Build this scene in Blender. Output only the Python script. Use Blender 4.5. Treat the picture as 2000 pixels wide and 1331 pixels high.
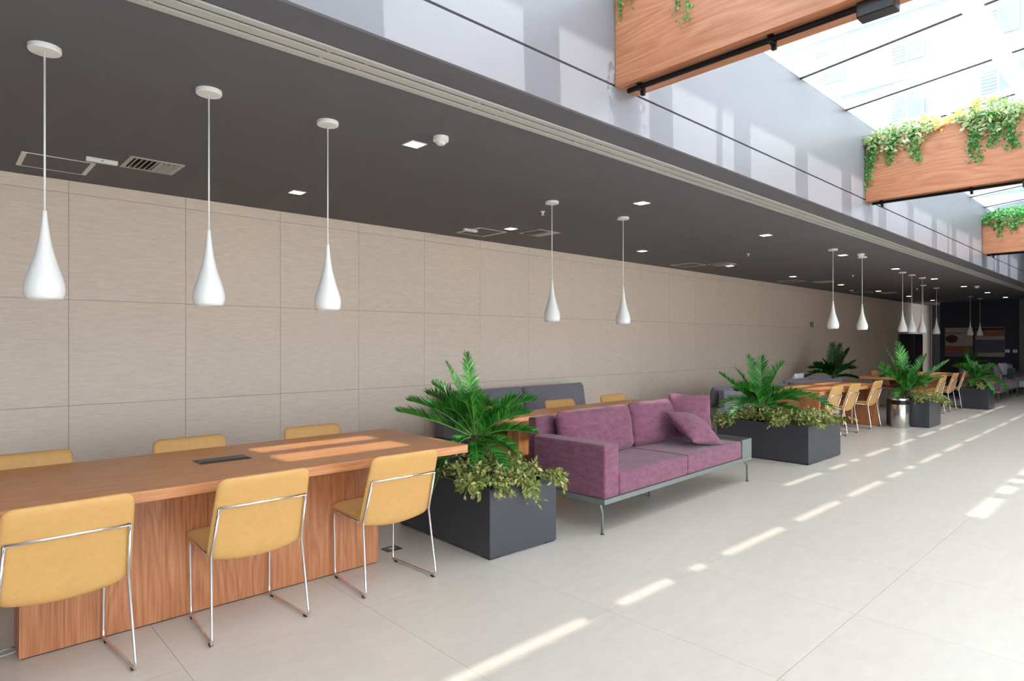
import bpy, bmesh, math, random
from mathutils import Vector, Matrix, Euler

# ------------------------------------------------------------------ clear
for o in list(bpy.data.objects):
    bpy.data.objects.remove(o)
scene = bpy.context.scene
COL = scene.collection
R = math.radians
PI = math.pi

# ------------------------------------------------------------------ camera
F = 1215.0                      # focal length in pixels of the 2000 px wide frame
YAW = math.atan(1302.0 / F)     # angle between the hall axis (+X) and the view direction
H = 1.6
cam = bpy.data.cameras.new('camera')
cam_o = bpy.data.objects.new('camera', cam)
COL.objects.link(cam_o)
cam.sensor_width = 36.0
cam.lens = F / 2000.0 * 36.0
cam.shift_y = 0.0015
cam.clip_end = 400
cam_o.location = (0, 0, H)
cam_o.rotation_euler = (PI / 2, 0, -(PI / 2 - YAW))
scene.camera = cam_o

# ------------------------------------------------------------------ world, sun, exposure
world = bpy.data.worlds.new('sky')
scene.world = world
world.use_nodes = True
wn = world.node_tree
bg = wn.nodes['Background']
bg.inputs['Color'].default_value = (0.92, 0.96, 1.0, 1)
bg.inputs['Strength'].default_value = 3.2

sun = bpy.data.lights.new('sun', 'SUN')
sun.energy = 2.6
sun.angle = R(0.6)
sun.color = (1.0, 0.93, 0.82)
sun_o = bpy.data.objects.new('sun', sun)
COL.objects.link(sun_o)
sun_dir = Vector((0.04, 1.0, -1.13)).normalized()     # direction the light travels
sun_o.rotation_euler = sun_dir.to_track_quat('-Z', 'Y').to_euler()
sun_o.location = (0, -20, 24)

vs = scene.view_settings
vs.view_transform = 'Standard'
vs.look = 'None'
vs.gamma = 1.0
vs.use_curve_mapping = False
vs.exposure = 0.95

# ------------------------------------------------------------------ material helpers
def lin(c):
    return tuple(((v / 255.0) / 12.92 if v / 255.0 <= 0.04045 else ((v / 255.0 + 0.055) / 1.055) ** 2.4) for v in c) + (1.0,)

def new_mat(name):
    m = bpy.data.materials.new(name)
    m.use_nodes = True
    nt = m.node_tree
    b = nt.nodes['Principled BSDF']
    return m, nt, b

def flat(name, rgb, rough=0.5, metal=0.0, spec=0.5, var=0.0, vscale=8.0, bump=0.0, bscale=60.0, stretch=(1, 1, 1)):
    """plain surface with optional fine colour variation and bump"""
    m, nt, b = new_mat(name)
    b.inputs['Base Color'].default_value = lin(rgb)
    b.inputs['Roughness'].default_value = rough
    b.inputs['Metallic'].default_value = metal
    b.inputs['Specular IOR Level'].default_value = spec
    if var > 0 or bump > 0:
        tc = nt.nodes.new('ShaderNodeTexCoord')
        mp = nt.nodes.new('ShaderNodeMapping')
        mp.inputs['Scale'].default_value = stretch
        nt.links.new(tc.outputs['Object'], mp.inputs['Vector'])
    if var > 0:
        n = nt.nodes.new('ShaderNodeTexNoise')
        n.inputs['Scale'].default_value = vscale
        n.inputs['Detail'].default_value = 6
        n.inputs['Roughness'].default_value = 0.65
        nt.links.new(mp.outputs[0], n.inputs['Vector'])
        r = nt.nodes.new('ShaderNodeValToRGB')
        c = lin(rgb)
        r.color_ramp.elements[0].position = 0.3
        r.color_ramp.elements[1].position = 0.7
        r.color_ramp.elements[0].color = tuple(max(0, v * (1 - var)) for v in c[:3]) + (1,)
        r.color_ramp.elements[1].color = tuple(min(1, v * (1 + var)) for v in c[:3]) + (1,)
        nt.links.new(n.outputs['Fac'], r.inputs['Fac'])
        nt.links.new(r.outputs['Color'], b.inputs['Base Color'])
    if bump > 0:
        n2 = nt.nodes.new('ShaderNodeTexNoise')
        n2.inputs['Scale'].default_value = bscale
        n2.inputs['Detail'].default_value = 3
        nt.links.new(mp.outputs[0], n2.inputs['Vector'])
        bp = nt.nodes.new('ShaderNodeBump')
        bp.inputs['Strength'].default_value = bump
        bp.inputs['Distance'].default_value = 0.004
        nt.links.new(n2.outputs['Fac'], bp.inputs['Height'])
        nt.links.new(bp.outputs['Normal'], b.inputs['Normal'])
    return m

def wood(name, dark, mid, light, grain='X', rough=0.38, scale=1.0, fig=0.55):
    """veneer: long streaks along the grain plus wide cathedral figure"""
    m, nt, b = new_mat(name)
    tc = nt.nodes.new('ShaderNodeTexCoord')
    ax = 'XYZ'.index(grain)
    def mapped(along, across):
        mp = nt.nodes.new('ShaderNodeMapping')
        s = [across] * 3
        s[ax] = along
        mp.inputs['Scale'].default_value = s
        nt.links.new(tc.outputs['Object'], mp.inputs['Vector'])
        return mp.outputs[0]
    fine = nt.nodes.new('ShaderNodeTexNoise')
    fine.inputs['Scale'].default_value = 1.0
    fine.inputs['Detail'].default_value = 5
    fine.inputs['Roughness'].default_value = 0.7
    nt.links.new(mapped(2.2 * scale, 95 * scale), fine.inputs['Vector'])
    wide = nt.nodes.new('ShaderNodeTexNoise')
    wide.inputs['Scale'].default_value = 1.0
    wide.inputs['Detail'].default_value = 2
    nt.links.new(mapped(0.55 * scale, 4.2 * scale), wide.inputs['Vector'])
    mul = nt.nodes.new('ShaderNodeMath'); mul.operation = 'MULTIPLY'; mul.inputs[1].default_value = 15.0
    nt.links.new(wide.outputs['Fac'], mul.inputs[0])
    fr = nt.nodes.new('ShaderNodeMath'); fr.operation = 'PINGPONG'; fr.inputs[1].default_value = 0.5
    nt.links.new(mul.outputs[0], fr.inputs[0])
    mx = nt.nodes.new('ShaderNodeMath'); mx.operation = 'MULTIPLY_ADD'
    mx.inputs[1].default_value = fig
    nt.links.new(fr.outputs[0], mx.inputs[0])
    m2 = nt.nodes.new('ShaderNodeMath'); m2.operation = 'MULTIPLY'; m2.inputs[1].default_value = 1.0 - 0.5 * fig
    nt.links.new(fine.outputs['Fac'], m2.inputs[0])
    nt.links.new(m2.outputs[0], mx.inputs[2])
    r = nt.nodes.new('ShaderNodeValToRGB')
    r.color_ramp.elements[0].position = 0.28; r.color_ramp.elements[0].color = lin(dark)
    r.color_ramp.elements[1].position = 0.75; r.color_ramp.elements[1].color = lin(light)
    e = r.color_ramp.elements.new(0.5); e.color = lin(mid)
    nt.links.new(mx.outputs[0], r.inputs['Fac'])
    nt.links.new(r.outputs['Color'], b.inputs['Base Color'])
    b.inputs['Roughness'].default_value = rough
    bp = nt.nodes.new('ShaderNodeBump'); bp.inputs['Strength'].default_value = 0.08; bp.inputs['Distance'].default_value = 0.002
    nt.links.new(fine.outputs['Fac'], bp.inputs['Height'])
    nt.links.new(bp.outputs['Normal'], b.inputs['Normal'])
    return m

def cloth(name, base, dark, weave=420, mott=14, rough=0.9, amount=0.5, sheen=0.2, stretch=(1, 1, 1)):
    m, nt, b = new_mat(name)
    tc = nt.nodes.new('ShaderNodeTexCoord')
    n = nt.nodes.new('ShaderNodeTexNoise'); n.inputs['Scale'].default_value = mott; n.inputs['Detail'].default_value = 9; n.inputs['Roughness'].default_value = 0.75
    mp = nt.nodes.new('ShaderNodeMapping'); mp.inputs['Scale'].default_value = stretch
    nt.links.new(tc.outputs['Object'], mp.inputs['Vector'])
    nt.links.new(mp.outputs[0], n.inputs['Vector'])
    r = nt.nodes.new('ShaderNodeValToRGB')
    r.color_ramp.elements[0].position = 0.5 - 0.3 * (1.2 - amount); r.color_ramp.elements[0].color = lin(dark)
    r.color_ramp.elements[1].position = 0.5 + 0.3 * (1.2 - amount); r.color_ramp.elements[1].color = lin(base)
    nt.links.new(n.outputs['Fac'], r.inputs['Fac'])
    nt.links.new(r.outputs['Color'], b.inputs['Base Color'])
    b.inputs['Roughness'].default_value = rough
    b.inputs['Sheen Weight'].default_value = sheen
    n2 = nt.nodes.new('ShaderNodeTexNoise'); n2.inputs['Scale'].default_value = weave; n2.inputs['Detail'].default_value = 2
    nt.links.new(tc.outputs['Object'], n2.inputs['Vector'])
    bp = nt.nodes.new('ShaderNodeBump'); bp.inputs['Strength'].default_value = 0.25; bp.inputs['Distance'].default_value = 0.002
    nt.links.new(n2.outputs['Fac'], bp.inputs['Height'])
    nt.links.new(bp.outputs['Normal'], b.inputs['Normal'])
    return m

def leafmat(name, cols, rough=0.45, transl=0.25):
    m, nt, b = new_mat(name)
    g = nt.nodes.new('ShaderNodeNewGeometry')
    r = nt.nodes.new('ShaderNodeValToRGB')
    k = len(cols)
    while len(r.color_ramp.elements) < k:
        r.color_ramp.elements.new(0.5)
    for i, c in enumerate(cols):
        r.color_ramp.elements[i].position = i / max(1, k - 1)
    for i, c in enumerate(cols):
        r.color_ramp.elements[i].color = lin(c)
    nt.links.new(g.outputs['Random Per Island'], r.inputs['Fac'])
    nt.links.new(r.outputs['Color'], b.inputs['Base Color'])
    b.inputs['Roughness'].default_value = rough
    tr = nt.nodes.new('ShaderNodeBsdfTranslucent')
    nt.links.new(r.outputs['Color'], tr.inputs['Color'])
    mix = nt.nodes.new('ShaderNodeMixShader'); mix.inputs[0].default_value = transl
    nt.links.new(b.outputs[0], mix.inputs[1]); nt.links.new(tr.outputs[0], mix.inputs[2])
    nt.links.new(mix.outputs[0], nt.nodes['Material Output'].inputs['Surface'])
    return m

def glassmat(name, tint=(0.93, 0.97, 0.98), refl=0.08):
    m = bpy.data.materials.new(name); m.use_nodes = True
    nt = m.node_tree; nt.nodes.clear()
    out = nt.nodes.new('ShaderNodeOutputMaterial')
    t = nt.nodes.new('ShaderNodeBsdfTransparent'); t.inputs['Color'].default_value = tint + (1,)
    g = nt.nodes.new('ShaderNodeBsdfGlossy'); g.inputs['Roughness'].default_value = 0.02
    lw = nt.nodes.new('ShaderNodeLayerWeight'); lw.inputs['Blend'].default_value = 0.5
    pw = nt.nodes.new('ShaderNodeMath'); pw.operation = 'POWER'; pw.inputs[1].default_value = 4.0
    nt.links.new(lw.outputs['Facing'], pw.inputs[0])
    ml = nt.nodes.new('ShaderNodeMath'); ml.operation = 'MULTIPLY_ADD'; ml.inputs[1].default_value = 0.55; ml.inputs[2].default_value = 0.03
    nt.links.new(pw.outputs[0], ml.inputs[0])
    mx = nt.nodes.new('ShaderNodeMixShader')
    nt.links.new(ml.outputs[0], mx.inputs[0]); nt.links.new(t.outputs[0], mx.inputs[1]); nt.links.new(g.outputs[0], mx.inputs[2])
    nt.links.new(mx.outputs[0], out.inputs['Surface'])
    return m

def translucent(name, rgb, t=0.6):
    m, nt, b = new_mat(name)
    b.inputs['Base Color'].default_value = lin(rgb); b.inputs['Roughness'].default_value = 0.6
    tr = nt.nodes.new('ShaderNodeBsdfTranslucent'); tr.inputs['Color'].default_value = lin(rgb)
    mix = nt.nodes.new('ShaderNodeMixShader'); mix.inputs[0].default_value = t
    nt.links.new(b.outputs[0], mix.inputs[1]); nt.links.new(tr.outputs[0], mix.inputs[2])
    nt.links.new(mix.outputs[0], nt.nodes['Material Output'].inputs['Surface'])
    return m

def emit(name, rgb, s):
    m, nt, b = new_mat(name)
    b.inputs['Base Color'].default_value = lin(rgb)
    b.inputs['Emission Color'].default_value = lin(rgb)
    b.inputs['Emission Strength'].default_value = s
    return m

def tilemat(name, rgb, var, rough, stretch, per_tile=0.05, vscale=5.0, spec=0.5, bump=0.05):
    m = flat(name, rgb, rough=rough, var=var, vscale=vscale, bump=bump, bscale=90, stretch=stretch, spec=spec)
    nt = m.node_tree
    b = nt.nodes['Principled BSDF']
    src = b.inputs['Base Color'].links[0].from_socket
    oi = nt.nodes.new('ShaderNodeObjectInfo')
    # shift the pattern from one tile to the next and give each a slightly different value
    mr = nt.nodes.new('ShaderNodeMapRange'); mr.inputs['To Min'].default_value = 1 - per_tile; mr.inputs['To Max'].default_value = 1 + per_tile
    nt.links.new(oi.outputs['Random'], mr.inputs['Value'])
    hs = nt.nodes.new('ShaderNodeHueSaturation')
    nt.links.new(mr.outputs[0], hs.inputs['Value'])
    nt.links.new(src, hs.inputs['Color'])
    nt.links.new(hs.outputs[0], b.inputs['Base Color'])
    mp = [n for n in nt.nodes if n.type == 'MAPPING'][0]
    cx = nt.nodes.new('ShaderNodeCombineXYZ')
    ml = nt.nodes.new('ShaderNodeMath'); ml.operation = 'MULTIPLY'; ml.inputs[1].default_value = 37.0
    nt.links.new(oi.outputs['Random'], ml.inputs[0])
    for i in range(3):
        nt.links.new(ml.outputs[0], cx.inputs[i])
    nt.links.new(cx.outputs[0], mp.inputs['Location'])
    return m

M = {}
M['wall_tile'] = tilemat('wall_tile_stone', (236, 217, 200), 0.09, 0.55, (2.5, 1, 22), per_tile=0.015, vscale=3.0)
M['floor_tile'] = tilemat('floor_tile_porcelain', (204, 194, 183), 0.045, 0.30, (5, 14, 1), per_tile=0.01, vscale=1.2, bump=0.0)
M['floor'] = flat('floor_porcelain', (204, 194, 183), rough=0.30, var=0.045, vscale=1.2, stretch=(5, 14, 1))
M['grout'] = flat('grout', (176, 168, 158), rough=0.9)
M['ceiling'] = flat('ceiling_paint', (104, 104, 110), rough=0.75, var=0.04, vscale=3)
M['fascia'] = flat('fascia_paint', (132, 132, 141), rough=0.35, var=0.02, vscale=2)
M['groove'] = flat('groove_dark', (70, 72, 78), rough=0.8)
M['navy'] = flat('navy_paint', (46, 50, 66), rough=0.7)
M['grey_wall'] = flat('grey_wall_paint', (112, 110, 110), rough=0.7)
M['white'] = flat('white_paint', (238, 238, 236), rough=0.4)
M['lamp_white'] = flat('white_lacquer', (243, 243, 241), rough=0.22)
M['black'] = flat('black_plastic', (22, 22, 24), rough=0.35)
M['black_metal'] = flat('black_metal', (20, 20, 22), rough=0.45, metal=0.3)
M['alu'] = flat('grey_aluminium', (190, 190, 186), rough=0.4)
M['chrome'] = flat('chrome', (225, 226, 230), rough=0.07, metal=1.0)
M['steel'] = flat('brushed_steel', (200, 196, 190), rough=0.2, metal=1.0, bump=0.06, bscale=40, stretch=(1, 1, 20))
M['chair'] = cloth('ochre_leather', (212, 164, 98), (200, 150, 84), weave=500, mott=26, rough=0.55, amount=0.35, sheen=0.05)
M['purple'] = cloth('plum_chenille', (140, 84, 105), (98, 54, 72), weave=300, mott=9, amount=0.55, sheen=0.2, stretch=(1, 1, 2.6))
M['grey_fabric'] = cloth('slate_fabric', (136, 131, 142), (120, 116, 127), weave=500, mott=30, amount=0.3)
M['light_fabric'] = cloth('pale_grey_fabric', (186, 182, 188), (168, 165, 172), weave=500, mott=30, amount=0.3)
M['dark_fabric'] = cloth('dark_blue_grey_fabric', (70, 80, 96), (52, 60, 74), weave=500, mott=30, amount=0.3)
M['white_fabric'] = cloth('white_fabric', (232, 234, 236), (214, 216, 220), weave=500, mott=30, amount=0.3)
M['wine_fabric'] = cloth('wine_fabric', (134, 78, 98), (104, 56, 76), weave=300, mott=30, amount=0.6)
M['sofa_metal'] = flat('grey_green_metal', (124, 130, 126), rough=0.42, metal=0.3)
M['tray_top'] = flat('tray_dark', (58, 60, 60), rough=0.3)
M['planter'] = flat('planter_graphite', (57, 58, 64), rough=0.30, var=0.03, vscale=3)
M['soil'] = flat('soil', (60, 44, 36), rough=0.95, var=0.3, vscale=30, bump=0.6, bscale=50)
M['trunk'] = flat('palm_trunk', (74, 58, 40), rough=0.9, var=0.3, vscale=30, bump=0.7, bscale=40)
M['wood_top'] = wood('walnut_veneer_top', (176, 108, 64), (212, 142, 92), (230, 168, 118), 'X', fig=0.22)
M['wood_panel'] = wood('walnut_veneer_panel', (142, 84, 48), (174, 110, 70), (198, 138, 96), 'Z', fig=0.3)
M['wood_beam'] = wood('cedar_veneer_beam', (158, 98, 66), (182, 120, 86), (200, 142, 108), 'Y', scale=0.8, fig=0.34)
M['frond'] = leafmat('palm_frond_green', [(30, 86, 28), (46, 120, 38), (66, 148, 52), (104, 172, 78)], rough=0.38)
M['frond_dark'] = leafmat('palm_frond_dark_green', [(24, 66, 24), (38, 96, 32), (64, 128, 48)], rough=0.4)
M['frond_rib'] = flat('palm_rib', (96, 140, 62), rough=0.5)
M['olive'] = leafmat('olive_leaves', [(86, 104, 44), (124, 138, 66), (168, 168, 96), (206, 194, 128), (112, 132, 58)], rough=0.5)
M['vine'] = leafmat('vine_leaves', [(56, 126, 62), (86, 166, 84), (128, 196, 118), (168, 216, 150)], rough=0.5, transl=0.4)
M['pale_leaf'] = leafmat('pale_leaves', [(132, 172, 104), (204, 218, 176), (236, 238, 212), (104, 150, 86), (222, 222, 150)], rough=0.5, transl=0.4)
M['flower'] = leafmat('yellow_blossom', [(252, 230, 140), (254, 246, 206), (248, 214, 104)], rough=0.5, transl=0.4)
M['glass'] = glassmat('clear_glass')
M['frost'] = translucent('frosted_panel', (232, 235, 240), 0.55)
M['purlin'] = translucent('white_polycarbonate', (250, 251, 252), 0.85)
M['warm_light'] = emit('downlight_glow', (255, 236, 196), 9.0)
M['facade'] = flat('facade_plaster', (150, 158, 172), rough=0.8, var=0.04, vscale=1.5)
M['facade_white'] = flat('facade_white', (196, 194, 198), rough=0.7)
M['window_dark'] = flat('window_glass_grey', (124, 134, 152), rough=0.1)
M['exit_green'] = flat('exit_green', (30, 120, 70), rough=0.5)
M['vend_graphic'] = flat('magenta_print', (120, 40, 86), rough=0.5)
M['vend_grey'] = flat('grey_print', (96, 96, 98), rough=0.5)

# ------------------------------------------------------------------ mesh helpers
class MB:
    def __init__(self):
        self.v = []; self.f = []
    def add(self, vs, fs):
        n = len(self.v)
        self.v += [tuple(p) for p in vs]
        self.f += [tuple(i + n for i in f) for f in fs]
        return self
    def box(self, x0, x1, y0, y1, z0, z1):
        return self.add([(x0, y0, z0), (x1, y0, z0), (x1, y1, z0), (x0, y1, z0), (x0, y0, z1), (x1, y0, z1), (x1, y1, z1), (x0, y1, z1)],
                        [(3, 2, 1, 0), (4, 5, 6, 7), (0, 1, 5, 4), (1, 2, 6, 5), (2, 3, 7, 6), (3, 0, 4, 7)])
    def obox(self, size, mat):
        sx, sy, sz = (s / 2 for s in size)
        vs = [mat @ Vector(p) for p in [(-sx, -sy, -sz), (sx, -sy, -sz), (sx, sy, -sz), (-sx, sy, -sz), (-sx, -sy, sz), (sx, -sy, sz), (sx, sy, sz), (-sx, sy, sz)]]
        return self.add(vs, [(3, 2, 1, 0), (4, 5, 6, 7), (0, 1, 5, 4), (1, 2, 6, 5), (2, 3, 7, 6), (3, 0, 4, 7)])
    def prism(self, poly, y0, y1):
        """polygon in XZ extruded along Y"""
        n = len(poly)
        vs = [(p[0], y0, p[1]) for p in poly] + [(p[0], y1, p[1]) for p in poly]
        fs = [tuple(range(n)), tuple(range(2 * n - 1, n - 1, -1))]
        for i in range(n):
            j = (i + 1) % n
            fs.append((i, i + n, j + n, j))
        return self.add(vs, fs)
    def tube(self, pts, r, seg=8, caps=True, radii=None, squash=None):
        pts = [Vector(p) for p in pts]
        n = len(pts)
        rings = []
        up = None
        for i, p in enumerate(pts):
            if i == 0: t = pts[1] - pts[0]
            elif i == n - 1: t = pts[-1] - pts[-2]
            else: t = (pts[i + 1] - p).normalized() + (p - pts[i - 1]).normalized()
            t.normalize()
            if up is None:
                up = Vector((0, 0, 1)) if abs(t.z) < 0.9 else Vector((0, 1, 0))
            a = t.cross(up)
            if a.length < 1e-4:
                a = t.cross(Vector((1, 0, 0)))
            a.normalize(); b = a.cross(t).normalized(); up = b
            rr = radii[i] if radii else r
            # widen at the mitre so bends keep their section
            k = 1.0
            if 0 < i < n - 1:
                c = max(0.5, math.sqrt(max(0.0, (1 + (pts[i + 1] - p).normalized().dot((p - pts[i - 1]).normalized())) / 2)))
                k = min(1.3, 1 / c)
            rings.append([p + a * (rr * k * math.cos(2 * PI * s / seg)) + b * (rr * k * math.sin(2 * PI * s / seg)) for s in range(seg)])
        vs = [q for ring in rings for q in ring]
        fs = []
        for i in range(n - 1):
            for s in range(seg):
                s2 = (s + 1) % seg
                fs.append((i * seg + s, i * seg + s2, (i + 1) * seg + s2, (i + 1) * seg + s))
        if caps:
            fs.append(tuple(range(seg - 1, -1, -1)))
            fs.append(tuple((n - 1) * seg + s for s in range(seg)))
        return self.add(vs, fs)
    def lathe(self, prof, c=(0, 0, 0), seg=24, caps=(True, True)):
        vs = []; fs = []
        for r, z in prof:
            for s in range(seg):
                a = 2 * PI * s / seg
                vs.append((c[0] + r * math.cos(a), c[1] + r * math.sin(a), c[2] + z))
        for i in range(len(prof) - 1):
            for s in range(seg):
                s2 = (s + 1) % seg
                fs.append((i * seg + s, i * seg + s2, (i + 1) * seg + s2, (i + 1) * seg + s))
        if caps[0]: fs.append(tuple(range(seg - 1, -1, -1)))
        if caps[1]: fs.append(tuple((len(prof) - 1) * seg + s for s in range(seg)))
        return self.add(vs, fs)
    def pad(self, w, h, t, r, k=8, n=14, fn=None, pinch=0.0, noise=0.0, seed=0):
        """closed cushion: w along x, h along z, thickness t along y, corner radius r"""
        rnd = random.Random(seed)
        ph = [rnd.uniform(0, 6.28) for _ in range(6)]
        us = [math.sin(PI / 2 * (2 * i / n - 1)) for i in range(n + 1)]
        def xy(u, v):
            x, z = u * w / 2, v * h / 2
            m = max(abs(u), abs(v))
            if m < 1e-6: return 0.0, 0.0
            bx, bz = x / m, z / m                       # point on the rectangle border
            cx, cz = w / 2 - r, h / 2 - r
            if abs(bx) > cx and abs(bz) > cz and r > 0:
                dx, dz = abs(bx), abs(bz)
                # intersect the ray (0,0)->(bx,bz) with the corner circle
                A = dx * dx + dz * dz; B = -2 * (dx * cx + dz * cz); Cc = cx * cx + cz * cz - r * r
                disc = max(0.0, B * B - 4 * A * Cc)
                s = (-B + math.sqrt(disc)) / (2 * A)
                bx, bz = bx * s, bz * s
            pin = 1 - pinch * (1 - (abs(u * v) ** 0.5 if m > 0 else 0)) * (m ** 4)
            return bx * m * pin, bz * m * pin
        idx = {}
        vs = []; fs = []
        for side in (0, 1):
            for i, u in enumerate(us):
                for j, v in enumerate(us):
                    border = i in (0, n) or j in (0, n)
                    if side == 1 and border:
                        idx[(1, i, j)] = idx[(0, i, j)]
                        continue
                    x, z = xy(u, v)
                    m = max(abs(u), abs(v))
                    f = math.sqrt(max(0.0, (1 - abs(u) ** k) * (1 - abs(v) ** k)))
                    y = (-1 if side == 0 else 1) * t / 2 * f
                    if noise and not border:
                        y += noise * f * (math.sin(7 * u + ph[0] + 2 * v) * math.sin(5 * v + ph[1]) + 0.6 * math.sin(11 * u - 6 * v + ph[2]))
                    p = (x, y, z)
                    if fn: p = fn(*p)
                    idx[(side, i, j)] = len(vs)
                    vs.append(tuple(p))
        for side in (0, 1):
            for i in range(n):
                for j in range(n):
                    q = (idx[(side, i, j)], idx[(side, i + 1, j)], idx[(side, i + 1, j + 1)], idx[(side, i, j + 1)])
                    fs.append(q if side == 0 else q[::-1])
        return self.add(vs, fs)
    def build(self, name, mat, parent=None, smooth=False, bevel=0.0, seg=2, loc=None):
        me = bpy.data.meshes.new(name)
        me.from_pydata(self.v, [], self.f)
        me.update()
        if smooth:
            me.polygons.foreach_set('use_smooth', [True] * len(me.polygons))
        me.materials.append(M[mat] if isinstance(mat, str) else mat)
        o = bpy.data.objects.new(name, me)
        COL.objects.link(o)
        if parent is not None: o.parent = parent
        if loc is not None: o.location = loc
        if bevel > 0:
            b = o.modifiers.new('bevel', 'BEVEL')
            b.width = bevel; b.segments = seg; b.limit_method = 'ANGLE'; b.angle_limit = R(40)
        return o

def smooth_by_angle(o, ang=40):
    me = o.data
    me.polygons.foreach_set('use_smooth', [True] * len(me.polygons))
    bm = bmesh.new(); bm.from_mesh(me)
    for e in bm.edges:
        if len(e.link_faces) == 2 and e.calc_face_angle(0) > R(ang):
            e.smooth = False
    bm.to_mesh(me); bm.free()

def tag(o, label=None, cat=None, group=None, kind=None):
    if label: o['label'] = label
    if cat: o['category'] = cat
    if group: o['group'] = group
    if kind: o['kind'] = kind
    return o

def thing(name, loc=(0, 0, 0), rz=0.0):
    o = bpy.data.objects.new(name, None)
    o.empty_display_size = 0.1
    COL.objects.link(o)
    o.location = loc
    o.rotation_euler = (0, 0, rz)
    return o

def copy_tree(o, parent=None):
    c = o.copy()
    COL.objects.link(c)
    if parent is not None: c.parent = parent
    for ch in o.children:
        copy_tree(ch, c)
    return c

def place(proto, used, loc, rz, label, cat, group):
    """first call moves the prototype itself, later calls copy it"""
    o = proto if not used[0] else copy_tree(proto)
    used[0] = True
    o.location = loc
    o.rotation_euler = (0, 0, rz)
    return tag(o, label, cat, group)

# ------------------------------------------------------------------ setting
ZC = 3.12          # dropped ceiling
YB = 7.115         # tiled back wall
YF = 2.70          # fascia of the dropped ceiling
ZR = 4.35          # skylight edge at the fascia
SL = 0.10          # slope of the skylight
YG = -3.4          # glazed side opposite the tiled wall
XL, XE, XR = -4.1, 30.7, 28.3

# floor: sub-floor under the tiles, plain slab beyond them
TP = 1.02
fx = [0.905 + TP * i for i in range(-3, 16)]
fy = [0.275 + TP * i for i in range(-2, 7)] + [YB]
fl = MB()
fl.box(fx[0], fx[-1], fy[0], YB, -0.2, -0.004)
fl.box(XL - 0.2, fx[0] - 0.001, YG - 3, YB, -0.2, 0)
fl.box(fx[-1] + 0.001, XE + 1, YG - 3, YB, -0.2, 0)
fl.box(fx[0], fx[-1], YG - 3, fy[0] - 0.001, -0.2, 0)
floor = fl.build('floor', 'floor')
tag(floor, kind='structure')
floor.data.materials.append(M['grout'])
for p in floor.data.polygons[:6]:
    p.material_index = 1
g = 0.0010
tile_me = {}
for j in range(len(fy) - 1):
    dy = fy[j + 1] - fy[j]
    key = round(dy, 3)
    if key not in tile_me:
        b = MB().box(-TP / 2 + g, TP / 2 - g, -dy / 2 + g, dy / 2 - g, -0.009, 0)
        me = bpy.data.meshes.new('tile'); me.from_pydata(b.v, [], b.f); me.update(); me.materials.append(M['floor_tile'])
        tile_me[key] = me
    for i in range(len(fx) - 1):
        o = bpy.data.objects.new('tile', tile_me[key])
        COL.objects.link(o); o.parent = floor
        o.location = ((fx[i] + fx[i + 1]) / 2, (fy[j] + fy[j + 1]) / 2, 0)

# back wall: backing slab and large tiles with recessed joints
wall_back = MB().box(XL - 0.2, XE + 1, YB + 0.012, YB + 0.25, -0.2, 5.2).build('wall_back', 'groove')
tag(wall_back, kind='structure')
WP = 1.0095
rows = [(0, 1.0), (1.0, 2.0), (2.0, 3.0), (3.0, ZC)]
wt = {}
for z0, z1 in rows:
    b = MB().box(-WP / 2 + 0.0016, WP / 2 - 0.0016, 0, 0.0125, -(z1 - z0) / 2 + 0.0016, (z1 - z0) / 2 - 0.0016)
    me = bpy.data.meshes.new('tile'); me.from_pydata(b.v, [], b.f); me.update(); me.materials.append(M['wall_tile'])
    x = 0.942 - 5 * WP
    while x < XE - 0.2:
        o = bpy.data.objects.new('tile', me); COL.objects.link(o); o.parent = wall_back
        o.location = (x + WP / 2, YB, (z0 + z1) / 2)
        x += WP

# dropped ceiling slab, fascia above its edge
ceiling = MB().box(XL - 0.2, XE + 1, YF + 0.03, YB + 0.012, ZC, ZC + 0.2).build('ceiling', 'ceiling')
tag(ceiling, kind='structure')
wall_upper = MB().box(XL - 0.2, XE + 1, YF + 0.025, YF + 0.25, ZC + 0.201, ZR + 0.02).build('wall_upper', 'groove')
tag(wall_upper, kind='structure')
MB().box(XL - 0.2, XE + 1, YF, YF + 0.0255, ZC - 0.002, 3.392).build('panel', 'fascia', wall_upper)
MB().box(XL - 0.2, XE + 1, YF, YF + 0.0255, 3.408, ZR + 0.015).build('panel', 'fascia', wall_upper)

# far end: navy wall, recess beside it, pale pier
wall_end = MB().box(XR, XR + 0.2, 3.86, 6.25, 0, ZC).build('wall_end', 'navy'); tag(wall_end, kind='structure')
w = MB().box(XE, XE + 0.2, 5.5, YB, 0, ZC).build('wall_recess', 'grey_wall'); tag(w, kind='structure')
w = MB().box(XR - 0.1, XR + 0.2, 2.6, 3.855, 0, ZC).build('wall_pier', 'grey_wall'); tag(w, kind='structure')
w = MB().box(XR + 0.8, XR + 1.0, YG, YF, 0, ZR + 0.7).build('wall_far', 'fascia'); tag(w, kind='structure')
w = MB().box(XL - 0.4, XL - 0.2, YG - 0.2, YB + 0.2, 0, 5.2).build('wall_near', 'fascia'); tag(w, kind='structure')
w = MB().box(XE - 0.05, XE - 0.01, YB - 0.06, YB - 0.02, 0, ZC).build('trim_1', 'white'); tag(w, kind='structure')

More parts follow.
